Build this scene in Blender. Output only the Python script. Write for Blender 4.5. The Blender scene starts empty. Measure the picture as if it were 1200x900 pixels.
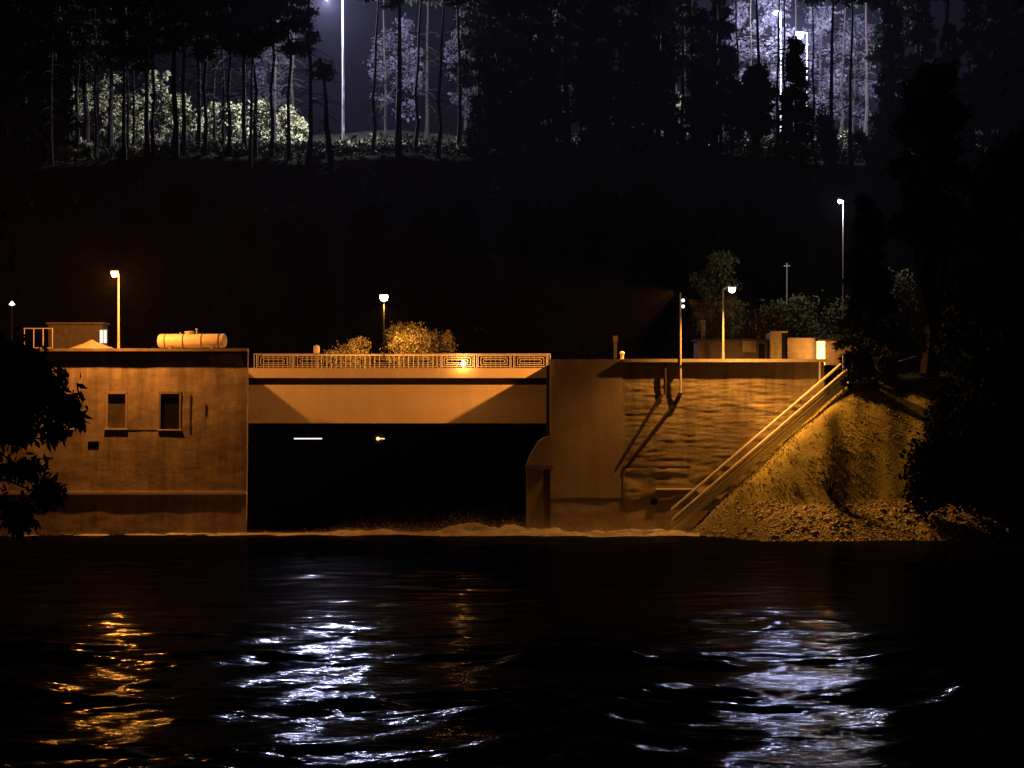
import bpy, bmesh, math, random
import numpy as np
from mathutils import Vector, Matrix
rnd = random.Random(7); R = math.radians
C = bpy.context.scene.collection

# ------------------------------------------------------------------ camera, world, moon, exposure
CH, F = 10.9, 3200.0
cam = bpy.data.cameras.new('camera'); co = bpy.data.objects.new('camera', cam); C.objects.link(co)
co.location = (0, 0, CH); co.rotation_euler = (R(90), 0, 0)
cam.lens = 96.0; cam.sensor_width = 36.0; cam.clip_start = .5; cam.clip_end = 3000
sc = bpy.context.scene; sc.camera = co
w = bpy.data.worlds.new('World'); sc.world = w; w.use_nodes = True
nt = w.node_tree; bg = nt.nodes['Background']
sky = nt.nodes.new('ShaderNodeTexSky'); sky.sky_type = 'NISHITA'; sky.sun_disc = False
sky.sun_elevation = R(-9); sky.sun_rotation = R(200)
nt.links.new(sky.outputs[0], bg.inputs[0]); bg.inputs[1].default_value = 0.05
sl = bpy.data.lights.new('moon', 'SUN'); sl.energy = 0.0012; sl.angle = R(.5); sl.color = (.75, .83, 1)
so = bpy.data.objects.new('moon', sl); C.objects.link(so); so.rotation_euler = (R(42), 0, R(-25)); so.location = (0, 100, 90)
vs = sc.view_settings; vs.view_transform = 'Standard'; vs.look = 'None'; vs.gamma = 1; vs.use_curve_mapping = False; vs.exposure = 0
sc.cycles.max_bounces = 6; sc.cycles.volume_bounces = 0; sc.cycles.transparent_max_bounces = 8
sc.cycles.sample_clamp_indirect = 4.0
HAZE = 0.000095
ORANGE = (1.0, .315, .045); AMBER = (1.0, .37, .06); WHITE = (.66, .66, 1.0); GREENW = (.80, .86, .62)

def lamp_light(name, loc, power, color, parent=None, radius=.12, spot=None, aim=None):
    l = bpy.data.lights.new(name, 'SPOT' if spot else 'POINT'); l.energy = power; l.color = color; l.shadow_soft_size = radius
    o = bpy.data.objects.new(name, l); C.objects.link(o); o.location = loc
    if spot:
        l.spot_size = R(spot); l.spot_blend = .6
        o.rotation_euler = Vector(aim).to_track_quat('-Z', 'Y').to_euler()
    if parent:
        o.parent = parent; o.location = Vector(loc) - parent.location
    return o

def at(px, py, Y):
    return Vector(((px - 600) * Y / F, Y, CH - (py - 450) * Y / F))

# ------------------------------------------------------------------ materials
def mat(name, col, rough=.8, col2=None, scale=3, bump=0, bscale=8, stretch=(1, 1, 1), metal=0, spec=.3, emit=None, estr=0, ramp=(.35, .65), trans=0):
    m = bpy.data.materials.new(name); m.use_nodes = True; n = m.node_tree.nodes; L = m.node_tree.links
    b = n['Principled BSDF']; b.inputs['Base Color'].default_value = (*col, 1); b.inputs['Roughness'].default_value = rough
    b.inputs['Metallic'].default_value = metal; b.inputs['Specular IOR Level'].default_value = spec
    tc = n.new('ShaderNodeTexCoord'); mp = n.new('ShaderNodeMapping'); mp.inputs['Scale'].default_value = stretch
    L.new(tc.outputs['Object'], mp.inputs['Vector'])
    if col2:
        t = n.new('ShaderNodeTexNoise'); t.inputs['Scale'].default_value = scale; t.inputs['Detail'].default_value = 7; t.inputs['Roughness'].default_value = .62
        L.new(mp.outputs[0], t.inputs['Vector'])
        r = n.new('ShaderNodeValToRGB'); r.color_ramp.elements[0].position = ramp[0]; r.color_ramp.elements[1].position = ramp[1]
        r.color_ramp.elements[0].color = (*col, 1); r.color_ramp.elements[1].color = (*col2, 1)
        L.new(t.outputs['Fac'], r.inputs[0]); L.new(r.outputs[0], b.inputs['Base Color'])
    if bump:
        t2 = n.new('ShaderNodeTexNoise'); t2.inputs['Scale'].default_value = bscale; t2.inputs['Detail'].default_value = 6
        L.new(mp.outputs[0], t2.inputs['Vector'])
        bp = n.new('ShaderNodeBump'); bp.inputs['Distance'].default_value = bump; L.new(t2.outputs['Fac'], bp.inputs['Height']); L.new(bp.outputs[0], b.inputs['Normal'])
    if emit:
        b.inputs['Emission Color'].default_value = (*emit, 1); b.inputs['Emission Strength'].default_value = estr
    return m

def stained(name, base, dark, streak_scale=.9):
    """weathered concrete: blotches, vertical run-off streaks, fine grain"""
    m = mat(name, base, .88, bump=.02, bscale=9)
    n = m.node_tree.nodes; L = m.node_tree.links; b = n['Principled BSDF']
    tc = n.new('ShaderNodeTexCoord')
    def noise(scale, sx, detail=6):
        mp = n.new('ShaderNodeMapping'); mp.inputs['Scale'].default_value = sx; L.new(tc.outputs['Object'], mp.inputs['Vector'])
        t = n.new('ShaderNodeTexNoise'); t.inputs['Scale'].default_value = scale; t.inputs['Detail'].default_value = detail; t.inputs['Roughness'].default_value = .65
        L.new(mp.outputs[0], t.inputs['Vector']); return t.outputs['Fac']
    def ramp(s, a, c):
        r = n.new('ShaderNodeMapRange'); r.inputs['From Min'].default_value = a; r.inputs['From Max'].default_value = c; L.new(s, r.inputs['Value']); return r.outputs[0]
    a = ramp(noise(.45, (1, 1, 1)), .38, .68); s = ramp(noise(streak_scale, (1.6, 1.6, .12)), .42, .72); g = ramp(noise(5, (.5, .5, 1.6)), .3, .8)
    def mix(f, c1, c2, k=None):
        x = n.new('ShaderNodeMix'); x.data_type = 'RGBA'
        if k is not None:
            mm = n.new('ShaderNodeMath'); mm.operation = 'MULTIPLY'; mm.inputs[1].default_value = k; L.new(f, mm.inputs[0]); f = mm.outputs[0]
        L.new(f, x.inputs['Factor'])
        for sock, c in ((x.inputs['A'], c1), (x.inputs['B'], c2)):
            if isinstance(c, tuple): sock.default_value = (*c, 1)
            else: L.new(c, sock)
        return x.outputs['Result']
    mid = tuple((p + q) / 2 for p, q in zip(base, dark))
    o = mix(a, base, tuple(.3 * p + .7 * q for p, q in zip(base, dark))); o = mix(s, o, dark, .85); o = mix(g, o, mid, .5)
    L.new(o, b.inputs['Base Color'])
    return m

M = {}
M['wall'] = stained('weathered_concrete', (.42, .37, .31), (.09, .07, .055))
M['pier'] = stained('smooth_concrete', (.44, .37, .30), (.26, .21, .17), .5)
M['shot'] = stained('rough_concrete', (.46, .41, .29), (.12, .10, .06))
M['girder'] = stained('painted_concrete', (.66, .62, .56), (.50, .46, .40), .35)
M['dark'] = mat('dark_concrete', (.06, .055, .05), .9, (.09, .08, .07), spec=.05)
M['cornice'] = stained('cornice_concrete', (.26, .22, .18), (.12, .10, .08))
M['roof'] = mat('gravel_roof', (.36, .32, .27), .95, (.48, .44, .38), 4, .02, 30)
M['metal'] = mat('galvanised_metal', (.55, .55, .53), .5, (.4, .4, .38), 6, metal=.3)
M['rail'] = mat('painted_rail', (.62, .60, .55), .55)
M['darkmetal'] = mat('dark_metal', (.05, .05, .05), .5, metal=.4)
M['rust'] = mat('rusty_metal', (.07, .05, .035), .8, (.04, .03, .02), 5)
M['tank'] = mat('tank_paint', (.62, .58, .50), .5, (.48, .42, .34), 2.5, stretch=(1, 1, 3))
M['louvre'] = mat('shutter_paint', (.10, .08, .06), .7, (.05, .04, .03), 2)
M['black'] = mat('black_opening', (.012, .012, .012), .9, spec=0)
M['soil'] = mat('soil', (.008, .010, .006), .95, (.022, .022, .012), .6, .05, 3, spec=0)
M['grass'] = mat('grass_ground', (.31, .31, .10), .95, (.20, .18, .07), 1.1, .04, 6)
M['blade'] = mat('grass_blade', (.42, .41, .15), .8, (.24, .22, .08), .8)
M['rock'] = mat('bank_stone', (.60, .57, .51), .85, (.36, .33, .28), 2.5, .03, 7)
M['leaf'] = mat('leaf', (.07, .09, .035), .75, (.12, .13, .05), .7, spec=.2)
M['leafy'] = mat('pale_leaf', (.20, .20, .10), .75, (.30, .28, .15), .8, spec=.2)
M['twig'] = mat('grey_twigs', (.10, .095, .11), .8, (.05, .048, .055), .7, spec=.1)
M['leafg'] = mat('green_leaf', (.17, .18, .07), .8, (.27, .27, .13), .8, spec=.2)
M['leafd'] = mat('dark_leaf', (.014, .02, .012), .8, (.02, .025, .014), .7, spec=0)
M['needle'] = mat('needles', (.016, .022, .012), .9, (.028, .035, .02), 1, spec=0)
M['bark'] = mat('bark', (.05, .04, .032), .95, (.03, .024, .02), 3, .04, 6, (1, 1, .3), spec=.1)
M['barkd'] = mat('dark_bark', (.018, .015, .012), .95, spec=.05)
M['plaster'] = mat('plaster', (.36, .32, .26), .85, (.22, .19, .15), 1.6, .01, 12)
M['plasterd'] = mat('dull_plaster', (.15, .13, .11), .85, (.10, .085, .07), 1.6)
M['white'] = mat('white_paint', (.78, .75, .68), .6)
M['foam'] = mat('foam', (.78, .76, .74), .9, (.30, .29, .28), 1.1, .08, 3, (.6, 1, 1))
M['win'] = mat('lit_window', (.3, .4, .4), .5, emit=(.62, .9, 1), estr=.9)
def emi(n, c, s): return mat(n, (.8, .8, .8), .5, emit=c, estr=s)
M['e_or'] = emi('sodium_bulb', (1, .50, .16), 30)
M['e_am'] = emi('amber_bulb', (1, .6, .25), 30)
M['e_wh'] = emi('white_bulb', (.86, .88, 1), 40)
M['e_dim'] = emi('dim_bulb', (1, .85, .7), 2.0)
M['e_tube'] = emi('tube_white', (1, .88, .8), 1.6)
M['e_tubeo'] = emi('tube_orange', (1, .62, .3), 1.8)

wm = bpy.data.materials.new('river_water'); wm.use_nodes = True; n = wm.node_tree.nodes; L = wm.node_tree.links; b = n['Principled BSDF']
b.inputs['Base Color'].default_value = (.002, .003, .004, 1); b.inputs['Roughness'].default_value = .5; b.inputs['Specular IOR Level'].default_value = 0
tc = n.new('ShaderNodeTexCoord'); mp = n.new('ShaderNodeMapping'); mp.inputs['Scale'].default_value = (.45, 1.5, 1); L.new(tc.outputs['Object'], mp.inputs[0])
t = n.new('ShaderNodeTexNoise'); t.inputs['Scale'].default_value = 1.1; t.inputs['Detail'].default_value = 4; L.new(mp.outputs[0], t.inputs['Vector'])
bp = n.new('ShaderNodeBump'); bp.inputs['Distance'].default_value = .12; L.new(t.outputs['Fac'], bp.inputs['Height'])
ge = n.new('ShaderNodeNewGeometry'); sx = n.new('ShaderNodeSeparateXYZ'); L.new(ge.outputs['Position'], sx.inputs[0])   # the race close to the dam runs smoother than the shallows
mr = n.new('ShaderNodeMapRange'); mr.inputs['From Min'].default_value = 88; mr.inputs['From Max'].default_value = 140; mr.inputs['To Min'].default_value = 1; mr.inputs['To Max'].default_value = .15
L.new(sx.outputs['Y'], mr.inputs['Value']); L.new(mr.outputs[0], bp.inputs['Strength']); gl = n.new('ShaderNodeBsdfGlossy'); gl.inputs['Roughness'].default_value = .09; gl.inputs['Color'].default_value = (.9, .95, 1, 1); L.new(bp.outputs[0], gl.inputs['Normal'])
mx_ = n.new('ShaderNodeMixShader'); mx_.inputs[0].default_value = .040; L.new(b.outputs[0], mx_.inputs[1]); L.new(gl.outputs[0], mx_.inputs[2]); L.new(mx_.outputs[0], n['Material Output'].inputs['Surface'])
M['water'] = wm

# ------------------------------------------------------------------ builders
class MB:
    def __init__(s): s.v = []; s.f = []
    def add(s, vs, fs):
        k = len(s.v); s.v += [tuple(p) for p in vs]; s.f += [tuple(i + k for i in f) for f in fs]
    def box(s, x0, x1, y0, y1, z0, z1, shear=None):
        vs = [(x, y, z) for x in (x0, x1) for y in (y0, y1) for z in (z0, z1)]
        if shear: vs = [shear(*p) for p in vs]
        s.add(vs, [(0, 1, 3, 2), (4, 6, 7, 5), (0, 4, 5, 1), (2, 3, 7, 6), (0, 2, 6, 4), (1, 5, 7, 3)]); return s
    def tube(s, a, b, r0, r1=None, n=8, cap=True):
        a = Vector(a); b = Vector(b); r1 = r0 if r1 is None else r1; d = (b - a).normalized()
        u = d.cross(Vector((0, 0, 1)) if abs(d.z) < .9 else Vector((1, 0, 0))).normalized(); v = d.cross(u)
        vs = []
        for p, r in ((a, r0), (b, r1)):
            for i in range(n):
                t = 2 * math.pi * i / n; vs.append(p + u * (r * math.cos(t)) + v * (r * math.sin(t)))
        fs = [(i, (i + 1) % n, n + (i + 1) % n, n + i) for i in range(n)]
        if cap: fs += [tuple(range(n - 1, -1, -1)), tuple(range(n, 2 * n))]
        s.add(vs, fs); return s
    def path(s, pts, rs, n=7):
        for i in range(len(pts) - 1): s.tube(pts[i], pts[i + 1], rs[i], rs[i + 1], n)
        return s
    def lathe(s, prof, o=(0, 0, 0), n=16, axis='z'):
        vs = []
        for r, z in prof:
            for i in range(n):
                t = 2 * math.pi * i / n
                p = (r * math.cos(t), r * math.sin(t), z)
                if axis == 'x': p = (z, r * math.cos(t), r * math.sin(t))
                if axis == 'y': p = (r * math.cos(t), z, r * math.sin(t))
                vs.append((p[0] + o[0], p[1] + o[1], p[2] + o[2]))
        fs = [(j * n + i, j * n + (i + 1) % n, (j + 1) * n + (i + 1) % n, (j + 1) * n + i) for j in range(len(prof) - 1) for i in range(n)]
        s.add(vs, fs); return s
    def build(s, name, m, parent=None, smooth=False):
        me = bpy.data.meshes.new(name); me.from_pydata(s.v, [], s.f); me.materials.append(m)
        bm = bmesh.new(); bm.from_mesh(me); bmesh.ops.recalc_face_normals(bm, faces=bm.faces); bm.to_mesh(me); bm.free()
        if smooth:
            for p in me.polygons: p.use_smooth = True
        o = bpy.data.objects.new(name, me); C.objects.link(o)
        if parent:
            o.parent = parent; o.matrix_parent_inverse = Matrix.Translation(-parent.location)
        return o
def npmesh(name, v, f, m, parent=None, smooth=False, local=False):
    me = bpy.data.meshes.new(name); v = np.asarray(v, dtype=np.float32); f = np.asarray(f, dtype=np.int32)
    k = f.shape[1]
    me.vertices.add(len(v)); me.vertices.foreach_set('co', v.ravel())
    me.loops.add(f.size); me.loops.foreach_set('vertex_index', f.ravel())
    me.polygons.add(len(f)); me.polygons.foreach_set('loop_start', np.arange(0, f.size, k, dtype=np.int32))
    me.update(calc_edges=True); me.validate()
    if smooth: me.polygons.foreach_set('use_smooth', np.ones(len(f), dtype=bool))
    me.materials.append(m)
    o = bpy.data.objects.new(name, me); C.objects.link(o)
    if parent:
        o.parent = parent
        if not local: o.matrix_parent_inverse = Matrix.Translation(-parent.location)
    return o
def grid(xs, ys, zf):
    X, Y = np.meshgrid(xs, ys, indexing='ij'); Z = zf(X, Y); nx, ny = X.shape
    v = np.stack([X, Y, Z], -1).reshape(-1, 3)
    i = np.arange(nx * ny).reshape(nx, ny)
    f = np.stack([i[:-1, :-1], i[1:, :-1], i[1:, 1:], i[:-1, 1:]], -1).reshape(-1, 4)
    return v, f
def thing(name, label, cat, loc=(0, 0, 0), group=None):
    o = bpy.data.objects.new(name, None); C.objects.link(o); o.location = loc; o.empty_display_size = .3
    return tag(o, label, cat, group)
def tag(o, label, cat, group=None, kind=None):
    if label: o['label'] = label
    if cat: o['category'] = cat
    if group: o['group'] = group
    if kind: o['kind'] = kind
    return o
def struct(o): o['kind'] = 'structure'; return o
def copy_tree(o, parent=None):
    c = o.copy(); C.objects.link(c); c.parent = parent
    for ch in o.children: copy_tree(ch, c)
    return c

# value noise on arrays
class VN:
    def __init__(s, seed): s.t = np.random.RandomState(seed).rand(256, 256)
    def __call__(s, x, y):
        xi = np.floor(x).astype(int); yi = np.floor(y).astype(int); fx = x - xi; fy = y - yi
        fx = fx * fx * (3 - 2 * fx); fy = fy * fy * (3 - 2 * fy); t = s.t
        a = t[xi % 256, yi % 256]; b_ = t[(xi + 1) % 256, yi % 256]; c = t[xi % 256, (yi + 1) % 256]; d = t[(xi + 1) % 256, (yi + 1) % 256]
        return (a * (1 - fx) + b_ * fx) * (1 - fy) + (c * (1 - fx) + d * fx) * fy - .5
vn = VN(3)
def fbm(x, y, o=4, g=.5):
    s = 0; a = 1
    for k in range(o): s = s + a * vn(x * 2 ** k + 17 * k, y * 2 ** k + 31 * k); a *= g
    return s

# ------------------------------------------------------------------ terrain
def sm(a, b, t): t = np.clip((t - a) / (b - a), 0, 1); return t * t * (3 - 2 * t)
def gz(X, Y):
    """far ground height"""
    X = np.asarray(X, float); Y = np.asarray(Y, float)
    hill = 12.3 + 5.5 * sm(250, 328, Y) + 20.5 * np.clip((Y - 329.5) / 13.5, 0, 1) + np.clip((Y - 338) / 50, 0, 1) * 8 + sm(395, 470, Y) * 3
    hill = hill + fbm(X / 14, Y / 14) * 1.6 * sm(240, 270, Y)
    near = np.clip((74 - Y) * .128, 0, 8.6) + np.where(Y < 74, .25, 0)
    z = np.where(Y > 202.3, hill, np.where(Y < 75.5, near - .1, -3.0))
    chan = (X > -21.4) & (X < 2.6) & (Y < 262) & (Y > 202)
    return np.where(chan, -3.0, z)
xs = np.unique(np.concatenate([np.linspace(-310, -80, 24), np.arange(-80, 80.1, 2.0), np.linspace(80, 310, 24), [-21.45, -21.35, 2.55, 2.65]]))
ys = np.unique(np.concatenate([np.linspace(-40, 60, 15), np.arange(60, 80, 1.5), [200.5, 202.2, 202.4, 203.5], np.arange(84, 200, 12), np.arange(206, 430, 2.5), np.arange(328, 346, .7), [261.9, 262.1], [440, 480, 520]]))
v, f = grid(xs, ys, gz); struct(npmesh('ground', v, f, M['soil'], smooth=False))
# culvert roof under the road behind the bridge
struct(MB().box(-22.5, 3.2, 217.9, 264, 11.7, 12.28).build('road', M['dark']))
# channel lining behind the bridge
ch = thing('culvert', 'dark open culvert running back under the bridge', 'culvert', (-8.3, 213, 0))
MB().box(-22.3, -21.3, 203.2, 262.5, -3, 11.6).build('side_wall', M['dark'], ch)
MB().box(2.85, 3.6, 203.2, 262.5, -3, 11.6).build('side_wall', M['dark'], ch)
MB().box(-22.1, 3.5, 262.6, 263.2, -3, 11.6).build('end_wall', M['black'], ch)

# water
rs = np.random.RandomState(5)
W = []
for i in range(46):
    lam = 1.3 * (6 ** rs.rand()); th = rs.normal(0, .75); k = 2 * math.pi / lam
    W.append((k * math.sin(th) * 1.15, k * math.cos(th), rs.rand() * 6.28, .0085 * lam))
def wz(X, Y):
    z = 0
    Xd = X + 2.2 * fbm(X / 9, Y / 9, 2); Yd = Y + 2.2 * fbm(X / 11 + 40, Y / 7, 2)
    for kx, ky, p, a in W: z = z + a * np.sin(kx * Xd + ky * Yd + p)
    patch = .35 + 1.5 * np.clip(fbm(X / 10 + 9, Y / 6 + 3, 3) + .35, 0, 1)
    return z * patch * .55 * (.2 + .8 * (1 - sm(94, 142, Y)))
xs = np.unique(np.concatenate([np.linspace(-300, -45, 12), np.arange(-44, 44.1, .34), np.linspace(45, 300, 12)]))
ys = np.unique(np.concatenate([np.arange(70, 76, .5), np.arange(76, 160, .26), np.arange(160, 213, .5), np.linspace(214, 262, 12)]))
v, f = grid(xs, ys, wz); struct(npmesh('water', v, f, M['water'], smooth=True))

# ------------------------------------------------------------------ right bank (grass slope and stones)
def bz(X, Y):
    X = np.asarray(X, float); Y = np.asarray(Y, float)
    s = np.clip((X - 12.6) * .90, -.6, 11.3)
    s = s + np.clip((X - 26) * .05, 0, .6)
    shore = 189.6 + 7.6 * (1 - sm(11.5, 18.5, X)) + 1.2 * sm(30, 36, X) + fbm(X / 3, Y * 0 + 2, 2) * 1.0
    d = Y - shore
    zf = np.where(d < 3, d * .85, 2.55 + (d - 3) * (1.45 + .05 * np.clip(X - 20, 0, 6)))
    h = 6.0
    k = .38; z = -k * np.log(np.exp(-np.clip(s, -5, 20) / k) + np.exp(-np.clip(zf, -5, 20) / k))
    return z + (fbm(X / 2.6, Y / 2.6, 4) * .30) * sm(.3, 1.8, z)
bx_ = np.arange(11.6, 75, .3); by_ = np.arange(184, 206.6, .3)
v, f = grid(bx_, by_, lambda X, Y: np.minimum(bz(X, Y), np.where(Y > 202, 12.2, 99)))
# keep the bank out of the block body: only right of the wall end when behind the wall
keep = ~((v[f].mean(1)[:, 0] < 22.6) & (v[f].mean(1)[:, 1] > 200.3))
struct(npmesh('grass_bank', v, f[keep], M['grass'], smooth=True))
# grass blades
N = 24000
X = rs.uniform(12.5, 34, N); Y = rs.uniform(189, 203, N); Z = bz(X, Y)
dens = fbm(X / 1.1, Y / 1.1, 3); ok = (Z > 2.2) & (dens > -.25) & ~((X < 22.8) & (Y > 198.6)); X, Y, Z = X[ok], Y[ok], Z[ok]; n_ = len(X)
hgt = rs.uniform(.06, .22, n_); a = rs.uniform(0, 6.28, n_); wdt = rs.uniform(.02, .05, n_); lx = rs.normal(0, .12, n_); ly = rs.normal(-.05, .1, n_)
p0 = np.stack([X - np.cos(a) * wdt, Y - np.sin(a) * wdt, Z - .05], -1); p1 = np.stack([X + np.cos(a) * wdt, Y + np.sin(a) * wdt, Z - .05], -1); p2 = np.stack([X + lx, Y + ly, Z + hgt], -1)
v = np.stack([p0, p1, p2], 1).reshape(-1, 3); tag(npmesh('grass', v, np.arange(len(v)).reshape(-1, 3), M['blade']), 'long dry grass covering the lamplit slope beside the stairs', 'grass', kind='stuff')

# ------------------------------------------------------------------ foliage tools
def blob_leaves(blobs, n, size, seed, droop=0., aspect=.5, clump=.55):
    """n leaf quads spread on the shells and inside of ellipsoid blobs ((x,y,z),(rx,ry,rz))"""
    r = np.random.RandomState(seed); bl = [(np.array(c), np.array(q)) for c, q in blobs]
    vol = np.array([q.prod() ** (2 / 3) for _, q in bl]); vol = vol / vol.sum(); P = []
    for (c, q), fr in zip(bl, vol):
        k = max(8, int(n * fr)); nc = max(4, int(k / 28))
        d = r.normal(size=(nc, 3)); d /= np.linalg.norm(d, axis=1)[:, None]; rad = r.uniform(.35, 1.08, nc) ** .6
        cc = d * rad[:, None]
        idx = r.randint(0, nc, k); P.append(c + q * (cc[idx] + r.normal(size=(k, 3)) * clump * .4))
    P = np.concatenate(P); k = len(P)
    u = r.normal(size=(k, 3)); u[:, 2] -= droop; u /= np.linalg.norm(u, axis=1)[:, None]
    t = r.normal(size=(k, 3)); w_ = np.cross(u, t); w_ /= np.linalg.norm(w_, axis=1)[:, None]
    s = size * r.uniform(.6, 1.4, k)[:, None]
    a0 = P; a1 = P + u * s * .5 + w_ * s * aspect * .5; a2 = P + u * s; a3 = P + u * s * .5 - w_ * s * aspect * .5
    v = np.stack([a0, a1, a2, a3], 1).reshape(-1, 3)
    return v, np.arange(len(v)).reshape(-1, 4)
def limbs(mb, base, top, r, blobs, seed, n=7):
    r_ = random.Random(seed); base = Vector(base); top = Vector(top)
    k = 6; pts = [base.lerp(top, i / k) + Vector((r_.gauss(0, r * .5), r_.gauss(0, r * .5), 0)) * (i > 0) for i in range(k + 1)]
    mb.path(pts, [r * (1 - .75 * i / k) for i in range(k + 1)], n)
    for c, q in blobs:
        c = Vector(c); i = r_.randint(1, k - 2); a_ = pts[i]; mid = a_.lerp(c, .5) + Vector((0, 0, -.1 * (c - a_).length))
        rr = r * .4
        mb.path([a_, mid, c], [rr, rr * .6, rr * .2], 5)
def leafy_tree(name, label, cat, base, h, rad, mt, nleaf, lsize, seed, trunk_r=.2, nb=9, low=.3, group=None, droop=.3, bark='bark', flat=1.0, aspect=.5):
    r_ = random.Random(seed); root = thing(name, label, cat, base, group)
    bl = []
    for i in range(nb):
        z = h * (low + (1 - low) * (i + .5) / nb); t = (z / h - low) / (1 - low); ww = rad * (math.sin(math.pi * (.18 + .78 * t)) ** .7)
        a_ = i * 2.4 + r_.random(); d = ww * r_.uniform(.3, .75)
        q = rad * r_.uniform(.32, .5)
        bl.append(((base[0] + d * math.cos(a_), base[1] + d * math.sin(a_) * flat, base[2] + z), (q, q, q * .75)))
    mb = MB(); limbs(mb, base, (base[0], base[1], base[2] + h * .9), trunk_r, bl, seed); mb.build('trunk', M[bark], root)
    v, f = blob_leaves(bl, nleaf, lsize, seed, droop, aspect); npmesh('crown', v, f, mt, root)
    return root
def bush(name, label, base, rx, ry, h, mt, nleaf, lsize, seed, group=None, cat='bush', nb=7, bark='bark'):
    r_ = random.Random(seed); root = thing(name, label, cat, base, group); bl = []
    for i in range(nb):
        bl.append(((base[0] + r_.uniform(-.7, .7) * rx, base[1] + r_.uniform(-.6, .6) * ry, base[2] + h * r_.uniform(.2, .72)), (rx * r_.uniform(.3, .5), ry * .5, h * r_.uniform(.2, .34))))
    mb = MB()
    for c, q in bl: mb.path([base, Vector(base).lerp(Vector(c), .5) + Vector((0, 0, .1 * h)), c], [.05, .035, .015], 5)
    mb.build('stems', M[bark], root); v, f = blob_leaves(bl, nleaf, lsize, seed, 0); npmesh('foliage', v, f, mt, root)
    return root
def spruce(name, label, base, h, rad, seed, group=None, mt=None, n=9000, size=.5, low=.08, cat='conifer', tr=.2):
    r = np.random.RandomState(seed); root = thing(name, label, cat, base, group); mt = mt or M['needle']
    MB().path([Vector(base), Vector(base) + Vector((0, 0, h * .5)), Vector(base) + Vector((0, 0, h))], [tr, tr * .6, .03]).build('trunk', M['barkd'], root)
    nb = 90; zz = h * (low + (1 - low) * r.rand(nb) ** .9); L_ = rad * (1 - zz / h) ** .8 * r.uniform(.55, 1.15, nb) + .25; A = r.rand(nb) * 6.28
    i = r.randint(0, nb, n); t = r.rand(n) ** .7
    P = np.stack([np.cos(A[i]) * L_[i] * t, np.sin(A[i]) * L_[i] * t, zz[i] - .28 * L_[i] * t ** 1.5 - r.rand(n) * .3], -1) + r.normal(size=(n, 3)) * .10 + np.array(base)
    u = np.stack([np.cos(A[i]), np.sin(A[i]), -.5 + r.normal(size=n) * .5], -1) + r.normal(size=(n, 3)) * .5; u /= np.linalg.norm(u, axis=1)[:, None]
    w_ = np.cross(u, r.normal(size=(n, 3))); w_ /= np.linalg.norm(w_, axis=1)[:, None]; s = size * r.uniform(.5, 1.3, n)[:, None]
    v = np.stack([P, P + u * s * .5 + w_ * s * .16, P + u * s, P + u * s * .5 - w_ * s * .16], 1).reshape(-1, 3)
    npmesh('crown', v, np.arange(len(v)).reshape(-1, 4), mt, root); return root

# ------------------------------------------------------------------ left block (powerhouse)
LT, LY, LB = 13.5, 200.5, .1
RT, RY, RB = 12.72, 199.9, .08
def facade(x0, x1, z0, z1, yt, zt, bat, amp, holes=(), step=.13, seed=0, nz=(1.3, .45), base_t=None):
    """battered wall face with real relief, window holes left open"""
    xs = np.arange(x0, x1 + step / 2, step); zs = np.arange(z0, z1 + step / 2, step); xs[-1] = x1; zs[-1] = z1
    X, Z = np.meshgrid(xs, zs, indexing='ij')
    rel = fbm(X / nz[0] + seed, Z / nz[1] + seed, 5, .55) * amp
    rel = rel * np.clip(np.minimum(X - x0, x1 - X) / .3, 0, 1)
    Y = yt - bat * (zt - Z) - rel
    nx, nz_ = X.shape; v = np.stack([X, Y, Z], -1).reshape(-1, 3); i = np.arange(nx * nz_).reshape(nx, nz_)
    f = np.stack([i[:-1, :-1], i[1:, :-1], i[1:, 1:], i[:-1, 1:]], -1).reshape(-1, 4)
    c = v[f].mean(1); k = np.ones(len(f), bool)
    for hx0, hx1, hz0, hz1 in holes: k &= ~((c[:, 0] > hx0) & (c[:, 0] < hx1) & (c[:, 2] > hz0) & (c[:, 2] < hz1))
    return v, f[k]
lx0, lx1 = -75.0, -19.4
ph = thing('powerhouse', 'long weathered concrete block with louvred windows left of the bridge', 'concrete building', ((lx0 + lx1) / 2, 205, 0))
wins = [(62, 85, 460, 502, 0), (125, 148, 460, 502, 0), (187, 211, 460, 503, 1)]
holes = []
for a_, b_, c_, d_, k in wins: holes.append(((a_ - 600) / 16, (b_ - 600) / 16, CH - (d_ - 450) / 16, CH - (c_ - 450) / 16))
hx = ((103 - 600) / 16, (116 - 600) / 16, CH - (527 - 450) / 16, CH - (517 - 450) / 16)
v, f = facade(-52, lx1, 3.0, LT - .06, LY, LT, LB, .032, holes + [hx], seed=4, nz=(1.7, .75), step=.09)
npmesh('wall', v, f, M['wall'], ph, smooth=True)
lowrec = .12
v, f = facade(-52, lx1 - .02, -1.5, 2.9, LY + lowrec, LT, LB, .05, seed=9, nz=(1.6, .8)); npmesh('plinth', v, f, M['wall'], ph, smooth=True)
def sh(yt, zt, bat): return lambda x, y, z: (x, yt - bat * (zt - z) + y, z)
MB().box(lx0, lx1 - .35, 0.34, .9, -3, LT - .08, sh(LY, LT, LB)).box(lx0, lx1 - 1.6, .905, 3.0, -3, LT - .08, sh(LY, LT, LB)).build('core', M['dark'], ph)
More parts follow.
